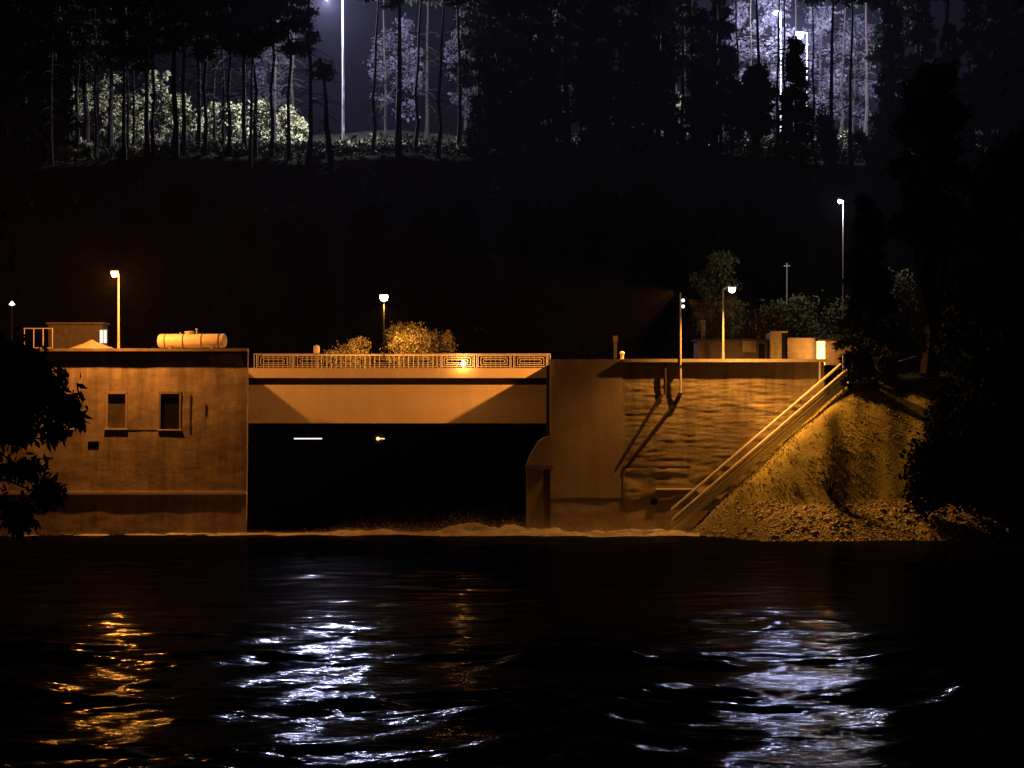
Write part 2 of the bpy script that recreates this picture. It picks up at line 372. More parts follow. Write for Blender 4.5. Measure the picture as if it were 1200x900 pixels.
# side face and roof: unseen deep part shaped so its edge shades the girder diagonally, the front strip runs on to the bridge
MB().box(lx1 - .34, lx1 - .01, .05, .9, -3, LT - .06, sh(LY, LT, LB)).build('side_wall', M['wall'], ph)
MB().box(lx0, -22.4, 203.5, 216, 11.0, LT - .05).build('rear_shade_block', M['pier'], ph)
MB().box(lx0, lx1, LY + .02, LY + .9, LT - .06, LT).box(lx0, lx1 - 1.6, LY + .902, 203.5, LT - .06, LT).build('roof', M['roof'], ph)
MB().box(lx0, lx1, LY - .62, LY + .0, LT - .20, LT + .012).build('cornice', M['cornice'], ph)
MB().box(lx0, -52, -.05, .33, -3, LT - .07, sh(LY, LT, LB)).build('far_wall', M['wall'], ph)
yl = LY - LB * (LT - 3.0)
MB().box(lx0, lx1 - .0, yl - .16, yl + .3, 2.84, 3.03).build('ledge', M['white'], ph)
for (a_, b_, c_, d_, k), (x0, x1, z0, z1) in zip(wins, holes):
    ys0 = LY - LB * (LT - z0); ysT = LY - LB * (LT - z1)
    fr = MB()
    for bx0, bx1, bz0, bz1 in ((x0 - .07, x0 + .07, z0, z1), (x1 - .07, x1 + .07, z0, z1), (x0 - .07, x1 + .07, z1 - .1, z1 + .08)):
        fr.box(bx0, bx1, -.07, .33, bz0, bz1, sh(LY, LT, LB))
    wf = fr.build('window', M['cornice'] if k else M['pier'], ph)
    MB().box(x0 - .12, x1 + .12, ys0 - .16, ys0 + .33, z0 - .09, z0 + .0).build('sill', M['white'], wf).parent = wf
    MB().box(x0 + .07, x1 - .07, .2, .3, z0, z1 - .1, sh(LY, LT, LB)).build('panel', M['black'] if k else M['louvre'], wf)
    MB().box(x0 + .07, x1 - .07, .12, .199, z1 - .34, z1 - .28, sh(LY, LT, LB)).build('crossbar', M['pier'], wf)
for o in list(bpy.data.objects):
    if o.name.startswith(('sill', 'panel', 'crossbar')) and o.parent and o.parent.name.startswith('window'): o.matrix_parent_inverse = Matrix.Identity(4)
for o in list(bpy.data.objects):
    if o.name.startswith('window') and o.type == 'MESH':
        pass
MB().box(hx[0] - .05, hx[1] + .05, .12, .3, hx[2] - .05, hx[3] + .05, sh(LY, LT, LB)).build('drain_opening', M['black'], ph)
# thin dark strips in place of run-off streak stains on the right part of the wall
for xa, za, zb_ in ((223, 463, 507), (241, 474, 487)):
    MB().box((xa - 600) / 16 - .05, (xa - 600) / 16 + .05, -.05, .02, at(0, zb_, 200).z, at(0, za, 200).z, sh(LY, LT, LB)).build('runoff_line', M['rust'], ph)
MB().box((148 - 600) / 16 + .1, (187 - 600) / 16 - .1, -.03, .01, at(0, 504.5, 200).z, at(0, 503.5, 200).z, sh(LY, LT, LB)).build('conduit', M['darkmetal'], ph)

# ------------------------------------------------------------------ right block: smooth pier, rough wall, nose
rw = thing('retaining_wall', 'tall concrete wall with smooth pier and rough face right of the bridge', 'concrete wall', (12, 202, 0))
px0, px1, rx1 = 2.8, 8.1, 22.85
shr = sh(RY, RT, RB)
v, f = facade(px0, px1, 2.6, RT - .01, RY - .05, RT, RB, .015, seed=20, nz=(3, 3)); npmesh('pier_face', v, f, M['pier'], rw, smooth=True)
v, f = facade(px0 + .02, px1, -1.5, 2.6, RY + .03, RT, RB, .06, seed=23, nz=(1.5, 1)); npmesh('pier_base', v, f, M['pier'], rw, smooth=True)
def rough(x0, x1, z0, z1, amp, seed):
    v, f = facade(x0, x1, z0, z1, RY, RT, RB, amp, seed=seed, nz=(1.3, .22), step=.07)
    return v, f
v, f = rough(px1 + .0, rx1, 4.9, RT - .06, .062, 31)
zz = v[:, 2]; fl = 1 - np.clip((zz - 11.0) / .5, 0, 1)            # smooth band under the coping
base = RY - RB * (RT - zz); v[:, 1] = base + (v[:, 1] - base) * fl - .0
npmesh('rough_face', v, f, M['shot'], rw, smooth=True)
v, f = facade(px1, rx1, 2.5, 4.9, RY - .10, RT, RB, .16, seed=40, nz=(2, .5)); npmesh('lower_face', v, f, M['shot'], rw, smooth=True)
v, f = facade(px1, rx1, -1.5, 2.5, RY + .05, RT, RB, .08, seed=44, nz=(2, 1)); npmesh('base_face', v, f, M['pier'], rw, smooth=True)
MB().box(px0 + .01, rx1, .36, 3.6, -3, RT - .07, shr).build('core', M['dark'], rw)
MB().box(px0 + .005, px0 + .3, .05, 3.6, -3, RT - .02, shr).build('side_wall', M['pier'], rw)
MB().box(rx1 - .3, rx1 + .01, .05, 3.6, -3, RT - .08, shr).build('side_wall', M['shot'], rw)
MB().box(px0, rx1 + .1, RY + .02, 203.4, RT - .07, RT).build('top_slab', M['roof'], rw)
MB().box(px1 + .02, rx1 + .1, RY - .60, RY + .0, RT - .22, RT + .012).build('coping', M['roof'], rw)
# grey strip at left of the rough face hides the seam; horizontal ledges and pipe
yy = RY - RB * (RT - 4.95)
MB().box(px1 + .05, px1 + 5.0, yy - .12, yy, 4.84, 4.96).build('ledge', M['cornice'], rw)
yy = RY - RB * (RT - 3.2)
MB().tube((768 / 16 - 37.5, yy - .18, 3.22), (816 / 16 - 37.5, yy - .18, 3.22), .06).build('pipe', M['white'], rw)
yy = RY - RB * (RT - 2.2)
MB().lathe([(0, -.16), (.24, -.16), (.27, .1)], ((766 - 600) / 16, yy, at(0, 588, 199).z), 14, 'y').build('drain_outlet', M['black'], rw)
MB().tube(((779 - 600) / 16, RY - .34, RT - .25), ((779 - 600) / 16, RY - .46, at(0, 462, 200).z), .10).build('runoff_line', M['rust'], rw)
for p0_, p1_ in (((797, 465), (736, 543)), ((776, 462), (730, 538))):  # dark rods laid in place of the diagonal shadows across the wall
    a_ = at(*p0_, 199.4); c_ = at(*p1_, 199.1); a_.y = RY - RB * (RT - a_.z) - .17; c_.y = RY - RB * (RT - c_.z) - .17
    MB().tube(a_, c_, .10).build('shadow_rod', M['rust'], rw)
# nose left of pier
ns = MB(); zt = at(0, 512, 199).z; zm = at(0, 545, 199).z; yn = 199.2
prof = [(640, 512), (632, 516), (627, 524), (621, 534), (617, 545)]
vs = [((a_ - 600) / 16, y_, CH - (c_ - 450) / 16) for y_ in (yn, 202) for a_, c_ in prof] + [(2.79, y_, z_) for y_ in (yn, 202) for z_ in (zt, zm)]
k = len(prof); fs = [tuple(list(range(k)) + [2 * k + 1, 2 * k]), tuple(list(range(2 * k - 1, k - 1, -1)) + [2 * k + 2, 2 * k + 3])] + [(i, i + 1, k + i + 1, k + i) for i in range(k - 1)] + [(0, k, 2 * k + 2, 2 * k)]
ns.add(vs, fs); ns.build('nose_cap', M['pier'], rw)
MB().box((616 - 600) / 16, 3.0, yn - .15, 202, zm - .30, zm - .0).build('nose_slab', M['cornice'], rw)
MB().box((617 - 600) / 16, (637 - 600) / 16, yn + .05, 202, -3, zm - .32).box((637 - 600) / 16, 2.78, yn + .6, 202, -3, zm - .32).build('nose_pier', M['pier'], rw)

# ------------------------------------------------------------------ bridge
GY = 210.0
def g(px, py, Y=GY): return at(px, py, Y)
br = thing('bridge', 'pale concrete girder bridge spanning the dark gate opening', 'bridge', (-8.3, 213, 0))
bx0, bx1 = -22.4, 3.2
z = lambda py, Y=GY: CH - (py - 450) * Y / F
MB().box(bx0, bx1, GY, GY + 1.2, z(496), z(451)).build('girder', M['girder'], br)
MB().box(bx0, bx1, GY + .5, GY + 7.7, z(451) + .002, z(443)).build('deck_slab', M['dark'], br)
MB().box(bx0, bx1, GY - .35, GY + 7.9, z(443) + .002, z(431.5)).build('kerb', M['girder'], br)
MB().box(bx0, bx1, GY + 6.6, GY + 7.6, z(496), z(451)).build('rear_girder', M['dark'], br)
# railing: panels of nested rectangles between paired posts
rl = thing('bridge_railing', 'pale metal railing of nested rectangles along the front of the bridge', 'railing', (-8.3, GY, z(431.5)))
zb, ztp = z(431.5), z(414.5); yr = GY + .22
MB().box(-19.9, 2.95, yr - .04, yr + .04, ztp - .05, ztp).build('top_rail', M['rail'], rl)
npan = 8; pw = 22.6 / npan
for i in range(npan + 1):
    x = -19.75 + i * pw
    MB().box(x - .12, x - .07, yr - .03, yr + .03, zb, ztp - .052).box(x + .07, x + .12, yr - .03, yr + .03, zb, ztp - .052).build('post', M['rail'], rl)
for i in range(npan):
    x0 = -19.75 + i * pw + .2; x1 = x0 + pw - .4; p = MB()
    for k in range(3):
        a_, b_, c_, d_ = x0 + .2 * k, x1 - .2 * k, zb + .12 + .15 * k, ztp - .16 - .15 * k; t_ = .022
        p.box(a_, b_, yr - .02, yr + .02, c_ - t_, c_ + t_).box(a_, b_, yr - .02, yr + .02, d_ - t_, d_ + t_)
        p.box(a_ - t_, a_ + t_, yr - .02, yr + .02, c_ + t_, d_ - t_).box(b_ - t_, b_ + t_, yr - .02, yr + .02, c_ + t_, d_ - t_)
    p.build('panel', M['rail'], rl)
r2 = thing('bridge_railing', 'rear metal railing on the far edge of the bridge deck', 'railing', (-8.3, GY + 7.5, zb))
p = MB().box(-19.9, 2.95, GY + 7.46, GY + 7.54, ztp - .05, ztp); p.build('top_rail', M['rail'], r2)
p = MB()
for i in range(60): p.box(-19.8 + i * .385, -19.77 + i * .385, GY + 7.48, GY + 7.52, zb, ztp - .052)
p.build('bars', M['rail'], r2)

# ------------------------------------------------------------------ street lamps
def street_lamp(label, base, h, reach, power, color, em, hr=.16, pr=.07, arm=(0, -1), group=None, name='street_lamp', glow=None, lr=.14, pole_m='metal', spot=None):
    base = Vector(base); root = thing(name, label, 'street lamp', base, group)
    top = base + Vector((0, 0, h)); ax = Vector((arm[0], arm[1], 0)).normalized()
    MB().path([base, base + Vector((0, 0, h * .12)), top], [pr * 1.5, pr * 1.2, pr * .7], 10).build('pole', M[pole_m], root)
    e = top + ax * reach
    MB().path([top - Vector((0, 0, .05)), top + ax * reach * .5 + Vector((0, 0, .1)), e + Vector((0, 0, .1))], [pr * .7, pr * .6, pr * .5], 8).build('arm', M[pole_m], root)
    MB().lathe([(0, .22), (hr * .8, .20), (hr * 1.25, .05), (hr * 1.25, .0), (hr, .0)], e, 14).build('lamp_hood', M[pole_m], root)
    MB().lathe([(hr * .98, 0), (hr, -hr * .6), (hr * .75, -hr * 1.3), (0, -hr * 1.6)], e, 14).build('bulb', M[em], root, True)
    lamp_light('lamp_light', e + Vector((0, 0, -hr * 1.6 - lr - .03)), power, color, root, lr, spot, (0, .12, -1))
    return root
G1 = 'tall street lamps on the concrete walls'
bl_ = at(139, 408, 200.95); bl_.z = LT
street_lamp('orange street lamp on the roof of the left concrete block', bl_, at(0, 322, 200.2).z - LT + .15, 3.1, 9500, ORANGE, 'e_or', arm=(.05, -1), hr=.26)
br_ = at(847.5, 421, 200.75); br_.z = RT
street_lamp('orange street lamp on top of the rough right wall', br_, at(0, 341, 200.2).z - RT + .15, 3.3, 7500, AMBER, 'e_am', arm=(.12, -1), hr=.24, spot=136)
b2 = at(450, 431, 216.0); b2.z = 12.28
street_lamp('orange street lamp rising behind the bush on the bridge deck', b2, at(0, 346, 216).z - 12.28, .3, 5000, AMBER, 'e_am', arm=(0, -1), hr=.32, spot=140, pole_m='black')
b3 = at(988, 424, 215.0); b3.z = 12.2
street_lamp('tall slim street lamp with cold white light above the gatehouse', b3, at(0, 235, 215).z - 12.2, .35, 1800, (1, .9, .85), 'e_wh', arm=(-.8, -.6), hr=.16, pr=.055)
# low lamp on the bridge deck
bl2 = thing('bollard_lamp', 'short amber bollard lamp glaring behind the bridge railing', 'lamp', (at(543, 0, GY - .2).x, GY - .2, zb - .1))
q = bl2.location
MB().lathe([(.10, 0), (.07, .1), (.05, .3)], q, 12).build('post', M['metal'], bl2)
MB().lathe([(.05, .3), (.15, .34), (.17, .5), (.12, .62), (0, .68)], q, 14).build('bulb', M['e_am'], bl2, True)
lamp_light('lamp_light', (q.x, q.y - .42, q.z + .55), 260, AMBER, bl2, .1)
# mast with two floodlights in front of the rough wall
mx = at(797.5, 0, 199.3).x
ms = thing('floodlight_mast', 'slim steel mast with two small floodlights fixed to the rough wall', 'mast', (mx, RY - .62, at(0, 464, 199).z))
q = ms.location; mt_ = at(0, 343, 199.3).z
MB().tube(q, (q.x, q.y, mt_), .085, .055, 10).build('pole', M['rail'], ms)
for zz in (q.z + .15, RT - .5): MB().box(q.x - .14, q.x + .14, q.y - .1, RY + .05, zz - .07, zz + .07).build('bracket', M['darkmetal'], ms)
for k, zz in enumerate((at(0, 352, 199).z, at(0, 359, 199).z)):
    fl_ = MB().lathe([(0, -.14), (.07, -.14), (.14, .06)], (q.x + .17, q.y - .1, zz), 12, 'y').build('floodlight', M['metal'], ms)
    gl_ = MB().lathe([(.13, -.001), (0, -.03)], (q.x + .17, q.y - .25, zz), 12, 'y').build('lens', M['e_dim'], ms); gl_.parent = fl_; gl_.matrix_parent_inverse = Matrix.Identity(4)
    gl_.matrix_parent_inverse = fl_.matrix_parent_inverse.inverted() @ fl_.matrix_parent_inverse
lamp_light('lamp_light', (q.x - .3, q.y + .9, mt_ + .1), 26000, ORANGE, ms, .22, 72, (-22, 10, -8.6))
lamp_light('lamp_light', (q.x + .45, q.y - .7, mt_ - .5), 16000, AMBER, ms, .12, 78, (12.5, -5.5, -9.5))

# lights under the bridge
t1 = thing('tube_light', 'white tube light glowing under the bridge', 'light', at(361, 514, 226))
q = t1.location; MB().box(q.x - 1.25, q.x + 1.25, q.y, q.y + .15, q.z + .02, q.z + .14).build('housing', M['darkmetal'], t1); MB().tube((q.x - 1.15, q.y - .05, q.z), (q.x + 1.15, q.y - .05, q.z), .045).build('tube', M['e_tube'], t1)
MB().box(q.x - .04, q.x + .04, q.y + .02, q.y + .1, q.z + .14, 11.7).build('hanger', M['darkmetal'], t1)
t2 = thing('bulkhead_light', 'small amber bulkhead light under the bridge', 'light', at(443, 514, 226))
q = t2.location; MB().lathe([(0, .1), (.5, .1), (.48, -.02)], q, 14, 'y').build('housing', M['darkmetal'], t2)
MB().lathe([(.12, -.02), (.15, -.12), (.08, -.2), (0, -.22)], q, 14, 'y').box(q.x - .1, q.x + .55, q.y - .12, q.y - .05, q.z - .04, q.z + .04).build('lens', M['e_tubeo'], t2)
MB().box(q.x - .04, q.x + .04, q.y + .1, q.y + .18, q.z + .2, 11.7).build('hanger', M['darkmetal'], t2)

# ------------------------------------------------------------------ things on the left roof
tk = thing('storage_tank', 'pale horizontal steel tank lying on the roof of the left block', 'tank', (at(225, 0, 201.7).x, 201.75, LT))
tl, tr_ = 5.0, .52; o = (0, 0, tr_ + .06)
prof = [(0, -tl / 2 - .12), (tr_ * .5, -tl / 2 - .10), (tr_ * .88, -tl / 2 - .02), (tr_, -tl / 2 + .1), (tr_, tl / 2 - .1), (tr_ * .88, tl / 2 + .02), (tr_ * .5, tl / 2 + .10), (0, tl / 2 + .12)]
def tank_part(name, mb, m, smooth=False):
    ob = mb.build(name, m, None, smooth); ob.parent = tk; return ob
tank_part('shell', MB().lathe(prof, o, 28, 'x'), M['tank'], True)
for x in (-tl / 2 + .5, -.6, .8, tl / 2 - .4): tank_part('band', MB().lathe([(tr_ + .005, x - .03), (tr_ + .03, x - .03), (tr_ + .03, x + .03), (tr_ + .005, x + .03)], o, 28, 'x'), M['rust'])
tank_part('manhole', MB().lathe([(.32, tr_ - .08), (.32, tr_ + .12), (.38, tr_ + .12), (.38, tr_ + .18), (0, tr_ + .22)], (-.2, 0, o[2]), 16), M['tank'])
tank_part('valve', MB().tube((.35, 0, o[2] + tr_ - .05), (.35, 0, o[2] + tr_ + .3), .04).lathe([(0, .3), (.1, .32), (.1, .38), (0, .4)], (.35, 0, o[2] + tr_), 10), M['metal'])
tank_part('valve', MB().tube((-.9, 0, o[2] + tr_ - .05), (-.9, 0, o[2] + tr_ + .12), .05), M['metal'])
for x in (-1.6, 1.6): tank_part('saddle', MB().box(x - .12, x + .12, -.4, .4, 0, .16), M['cornice'])
tk.rotation_euler = (0, 0, R(-9))
hp = thing('gravel_heap', 'low heap of pale gravel on the left roof', 'heap', (at(108, 0, 204).x, 203.9, LT))
xs = np.linspace(-1.9, 1.9, 40); ys = np.linspace(-1.5, 1.5, 30)
v, f = grid(xs, ys, lambda X, Y: np.maximum(0, .78 * (1 - np.sqrt((X / 1.9) ** 2 + (Y / 1.5) ** 2) ** .8)) + fbm(X * 3, Y * 3) * .05 - .02)
npmesh('gravel', v, f, M['roof'], hp, True, local=True)
hut = thing('rooftop_hut', 'dull dark hut with one lit window on the left roof', 'hut', (at(88, 0, 209).x, 209, LT))
q = hut.location
MB().box(q.x - 1.9, q.x + 2.2, 208.2, 211, LT - .1, LT + 1.95).build('wall', M['dark'], hut)
MB().box(q.x - 2.05, q.x + 2.35, 208.0, 211.2, LT + 1.952, LT + 2.1).build('roof', M['dark'], hut)
wx = at(121, 0, 208.1).x
wf = MB().box(wx - .34, wx - .27, 208.1, 208.19, 14.0, 15.1).box(wx + .27, wx + .34, 208.1, 208.19, 14.0, 15.1).box(wx - .27, wx + .27, 208.1, 208.19, 15.02, 15.1).box(wx - .02, wx + .02, 208.1, 208.19, 14.0, 15.02).build('window', M['darkmetal'], hut)
MB().box(wx - .27, wx - .022, 208.13, 208.17, 14.02, 15.02).box(wx + .022, wx + .27, 208.13, 208.17, 14.02, 15.02).build('pane', M['win'], wf).matrix_parent_inverse = Matrix.Identity(4)
hr_ = thing('roof_railing', 'short metal railing behind the foliage on the left roof', 'railing', (at(45, 0, 204).x, 204, LT))
q = hr_.location
for h_ in (.1, 1.55): MB().tube((q.x - 1.1, 204, LT + h_), (q.x + 1.1, 204, LT + h_), .04).build('rail', M['metal'], hr_)
for k in range(4): MB().tube((q.x - 1.05 + k * .7, 204, LT), (q.x - 1.05 + k * .7, 204, LT + 1.54), .03).build('post', M['rail'], hr_)
# marker post on deck
mp_ = thing('marker_post', 'white round topped post standing behind the bridge railing', 'post', (at(371, 0, 213).x, 213, zb)); q = mp_.location
MB().lathe([(.16, 0), (.16, 1.15), (.22, 1.2)], q, 14).build('shaft', M['plaster'], mp_)
MB().lathe([(.22, 1.2), (.26, 1.4), (.22, 1.75), (0, 1.85)], q, 14).build('cap', M['white'], mp_, True)
# things on the right wall top
mp_ = thing('gate_post', 'grey square post on the top of the right wall', 'post', (at(721, 0, 204).x, 204, 12.4)); q = mp_.location
MB().box(q.x - .12, q.x + .12, 203.8, 204.2, 12.35, 14.0).build('shaft', M['black'], mp_)
MB().box(q.x - .17, q.x + .17, 203.75, 204.25, 14.002, 14.5).build('cap', M['black'], mp_)
mb_ = thing('mooring_bollard', 'small pale bollard beside the grey square post', 'bollard', (at(729, 0, 201.5).x, 201.5, RT)); q = mb_.location
MB().lathe([(.16, 0), (.13, .1), (.13, .35), (.2, .42), (.17, .55), (0, .6)], q, 12).build('body', M['white'], mb_, True)

# ------------------------------------------------------------------ buildings on the right
zg = 12.3
sd = thing('concrete_shed', 'low dull concrete shed behind the right wall with a pale board', 'shed', (at(860, 0, 209).x, 209, zg))
x0, x1 = at(818, 0, 207).x, at(899, 0, 207).x
MB().box(x0, x1, 207, 212, zg, z(399.5, 207)).build('wall', M['plasterd'], sd)
MB().box(x0 - .15, x1 + .1, 206.8, 212.2, z(399.5, 207) + .002, z(397.5, 207)).build('roof', M['dark'], sd)
MB().box(at(870, 0, 207).x, at(886, 0, 207).x, 206.9, 206.99, z(413, 207), z(395, 207) - .13).build('board', M['plaster'], sd)
MB().box(at(889, 0, 207).x, at(896, 0, 207).x, 206.93, 206.99, zg, z(403, 207)).build('door', M['black'], sd)
cx = at(824, 0, 208.5).x; MB().tube((cx, 208.5, z(398, 207)), (cx, 208.5, z(377, 207)), .15, .13, 10).tube((cx, 208.5, z(377, 207)), (cx, 208.5, z(374.5, 207)), .2, .2, 10).build('chimney', M['plaster'], sd)
gh = thing('gatehouse', 'small lamplit gatehouse with a dark doorway and glowing corner column', 'gatehouse', (at(940, 0, 209).x, 209, zg))
a0, a1, a2, a3 = [at(k, 0, 206).x for k in (903, 916, 923, 957)]
MB().box(a0, a1, 206, 206.3, zg, z(388, 206)).box(a2, a3, 206, 206.3, zg, z(396, 206)).box(a1, a2, 206, 206.3, z(390, 206) - .0, z(388, 206)).box(a0, a0 + .3, 206.32, 210, zg, z(390, 206)).build('wall', M['plaster'], gh)
MB().box(a1 + .02, a2 - .02, 206.12, 206.2, zg, z(391, 206)).build('door', M['black'], gh)
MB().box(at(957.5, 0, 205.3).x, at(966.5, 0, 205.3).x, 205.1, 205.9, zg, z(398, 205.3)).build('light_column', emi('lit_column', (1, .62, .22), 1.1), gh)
lamp_light('lamp_light', (at(964, 0, 204.6).x, 203.9, 13.3), 750, AMBER, gh, .45)
MB().box(at(967, 0, 206).x, at(1006, 0, 206).x, 205.4, 211, zg - .4, z(400, 206)).build('annex', M['dark'], gh)
MB().box(at(956, 0, 206).x, at(1008, 0, 206).x, 205.0, 211.2, z(400, 206) + .002, z(397.5, 206)).build('roof', M['black'], gh)
pl = thing('pole', 'thin dark pole standing behind the concrete shed', 'pole', (at(922, 0, 222).x, 222, 12.3)); q = pl.location
MB().tube(q, (q.x, q.y, z(308, 222)), .07, .04).build('shaft', M['metal'], pl)
MB().box(q.x - .25, q.x + .25, q.y - .04, q.y + .04, z(312, 222), z(311, 222)).build('crossbar', M['metal'], pl)

# ------------------------------------------------------------------ stairs with handrails
st = thing('stairs', 'steep steel stairs with pale handrails descending the wall to the river', 'stairs', (18, 197.3, 5))
A = Vector((11.6, 0, .15)); B = Vector((24.25, 0, 11.0)); yf, yb = 197.55, 198.55
D = (B - A).normalized(); Nn = Vector((-D.z, 0, D.x))
def slab(mb, a, b, y0, y1, t):
    vs = []
    for p in (a, b):
        for s_ in (-t / 2, t / 2):
            for y_ in (y0, y1): w2 = p + Nn * s_; vs.append((w2.x, y_, w2.z))
    mb.add(vs, [(0, 1, 3, 2), (4, 6, 7, 5), (0, 4, 5, 1), (2, 3, 7, 6), (0, 2, 6, 4), (1, 5, 7, 3)])
for y_ in (yf, yb): m_ = MB(); slab(m_, A, B, y_ - .04, y_ + .04, .26); m_.build('stringer', M['white'], st)
for i in range(58):
    p = A.lerp(B, (i + .5) / 58)
    MB().box(p.x - .12, p.x + .12, yf + .045, yb - .045, p.z + .07, p.z + .11).build('tread', M['metal'], st)
m_ = MB(); slab(m_, A, B, yf + .045, yb - .045, .10); m_.build('shade_slab', M['dark'], st)  # added under the treads to close their striped shadows on the bank
for y_, hs in ((yf, (.30, .62, .95)), (yb, (1.62,))):
    for h_ in hs:
        MB().tube((A.x, y_, A.z + h_), (B.x, y_, B.z + h_), .095, n=8).build('handrail', M['white'], st)
    for i in range(9):
        p = A.lerp(B, i / 8); MB().tube((p.x, y_, p.z), (p.x, y_, p.z + hs[-1]), .03, n=6).build('post', M['rail'], st)
for xx, y_, a_, b_ in ((988.5, yf, 460, 416), (998, yf + .8, 442, 419), (961, yb + .3, 447, 424)):
    q = at(xx, 0, y_).x; m_ = MB().box(q - .06, q + .06, y_ - .06, y_ + .06, z(a_, y_) , z(b_, y_)); m_.build('end_post', M['rail'], st)
MB().box(24.2, 25.6, 196.4, 200.4, 10.95, 11.08).build('landing', M['metal'], st)

# stones along the water
protos = []
for s_ in range(7):
    r_ = np.random.RandomState(s_); bm = bmesh.new(); bmesh.ops.create_icosphere(bm, subdivisions=2, radius=1)
    sc_ = r_.uniform(.6, 1.15, 3)
    for k in range(6):
        d = Vector(r_.normal(size=3)).normalized(); h_ = r_.uniform(.5, .8)
        for vv in bm.verts:
            e_ = vv.co.dot(d) - h_
            if e_ > 0: vv.co -= d * e_
    for vv in bm.verts: vv.co = Vector((vv.co.x * sc_[0], vv.co.y * sc_[1], vv.co.z * sc_[2] * .8)) * (1 + .05 * r_.normal())
    me = bpy.data.meshes.new('bank_stone'); bm.to_mesh(me); bm.free(); me.materials.append(M['rock']); protos.append(me)
cnt = 0; tries = 0
while cnt < 298 and tries < 5000:
    tries += 1; X = rnd.uniform(13.2, 34.8); Y = rnd.uniform(187.5, 197.5); Z = float(bz(X, Y))
    if not (-.15 < Z < 2.5): continue
    o = bpy.data.objects.new('stone', protos[rnd.randrange(7)]); C.objects.link(o)
    s_ = rnd.uniform(.09, .20); o.scale = (s_ * 1.25, s_, s_); o.location = (X, Y, Z + s_ * .15); o.rotation_euler = (rnd.uniform(-.4, .4), rnd.uniform(-.4, .4), rnd.uniform(0, 6.28))
    tag(o, 'rough angular stone in the strip along the water at the foot of the grass bank', 'stone', 'stones lining the right bank'); cnt += 1

N = 26000; rg = np.random.RandomState(12); X = rg.uniform(13, 35, N); Y = rg.uniform(187.5, 198, N); Z = bz(X, Y); ok = (Z > -.1) & (Z < 2.45 + .3 * rg.rand(N)); X, Y, Z = X[ok], Y[ok], Z[ok]; N = len(X)
sz = rg.uniform(.03, .085, N)[:, None, None]; oc = np.array([(1, 0, 0), (0, 1, 0), (-1, 0, 0), (0, -1, 0), (0, 0, .8), (0, 0, -.8)])[None] + rg.normal(size=(N, 6, 3)) * .25
v = (np.stack([X, Y, Z], -1)[:, None] + oc * sz).reshape(-1, 3); tf = np.array([(0, 1, 4), (1, 2, 4), (2, 3, 4), (3, 0, 4), (1, 0, 5), (2, 1, 5), (3, 2, 5), (0, 3, 5)])
tag(npmesh('shingle', v, (np.arange(N)[:, None, None] * 6 + tf[None]).reshape(-1, 3), M['rock']), 'pale shingle between the larger stones along the water', 'shingle', kind='stuff')
# foam
def foam(xs, ys, fn): return grid(xs, ys, fn)
def famp(X, Y):
    ctr = 197.0 + .8 * np.sin(X / 5) + 1.6 * sm(-19, -15, X) * (1 - sm(0, 4, X)) - .4 * sm(4, 8, X)
    e_ = np.clip(1 - np.abs(Y - ctr) / 2.6, 0, 1)
    return e_ * (.30 + 1.0 * sm(-16, -6, X) * (1 - .3 * sm(2.5, 12, X)))
def fz(X, Y):
    a = famp(X, Y); r_ = .55 + fbm(X / 1.5, Y / .8, 4, .5)
    return np.where(a > 0, -.08 + a * .62 * np.clip(r_, 0, 1) * (.6 + .95 * np.clip(fbm(X / 3.3, Y / 3 + 7, 2) + .3, 0, 1)), -.3)
v, f = grid(np.arange(-47, 13.4, .11), np.arange(193.5, 201.5, .11), fz)
km = (v[f][:, :, 2].max(1) > -.04)
rf = np.random.RandomState(91); k = 130000; X = rf.uniform(-47, 13.4, k); Y = rf.uniform(194, 200.5, k); A_ = famp(X, Y); Z = fz(X, Y)
ok = (A_ > .05) & (rf.rand(k) < A_ * 1.3) & (Z > -.05); X, Y, Z, A_ = X[ok], Y[ok], Z[ok], A_[ok]; k = len(X)
P = np.stack([X, Y, Z + rf.exponential(.22, k) * A_ * 1.3], -1); u = rf.normal(size=(k, 3)) * .018; w_ = rf.normal(size=(k, 3)) * .018
dv = np.stack([P, P + u, P + u + w_, P + w_], 1).reshape(-1, 3); df = np.arange(len(dv)).reshape(-1, 4) + len(v)
tag(npmesh('foam', np.concatenate([v, dv]), np.concatenate([f[km], df]), M['foam'], smooth=True), 'churning white foam and spray along the foot of the walls and bridge opening', 'foam', kind='stuff')

# ------------------------------------------------------------------ bushes near the bridge and the right wall
bush('bush', 'large pale lamplit bush directly under the lamp behind the railing', (at(487, 0, 220).x, 219.5, 12.3), 2.4, 1.6, 3.5, M['leafy'], 5200, .20, 11, nb=9)
bush('bush', 'smaller pale bush right of the lamplit bush behind the railing', (at(512, 0, 222).x, 221.5, 12.3), 1.6, 1.3, 3.2, M['leafy'], 2400, .20, 12)
bush('bush', 'dim spreading bush left of the lamplit bush behind the railing', (at(408, 0, 221).x, 220.5, 12.3), 2.4, 1.3, 2.3, M['leafy'], 2400, .20, 13)
bush('bush', 'broad dull leafy bush behind the gatehouse roof', (at(950, 0, 219).x, 219, 12.3), 4.2, 1.8, 6.4, M['leaf'], 9000, .30, 14, nb=12)
bush('bush', 'dim leafy bush between the two dark trees on the right', (at(1058, 0, 213).x, 213, 12.3), 1.8, 1.2, 7.8, M['leaf'], 5200, .28, 15, nb=9)
bush('bush', 'pale low bush at the far right among the dark trees', (at(1148, 0, 214).x, 214, 10.6), 1.6, 1.0, 2.5, M['leafy'], 900, .28, 16, nb=4)
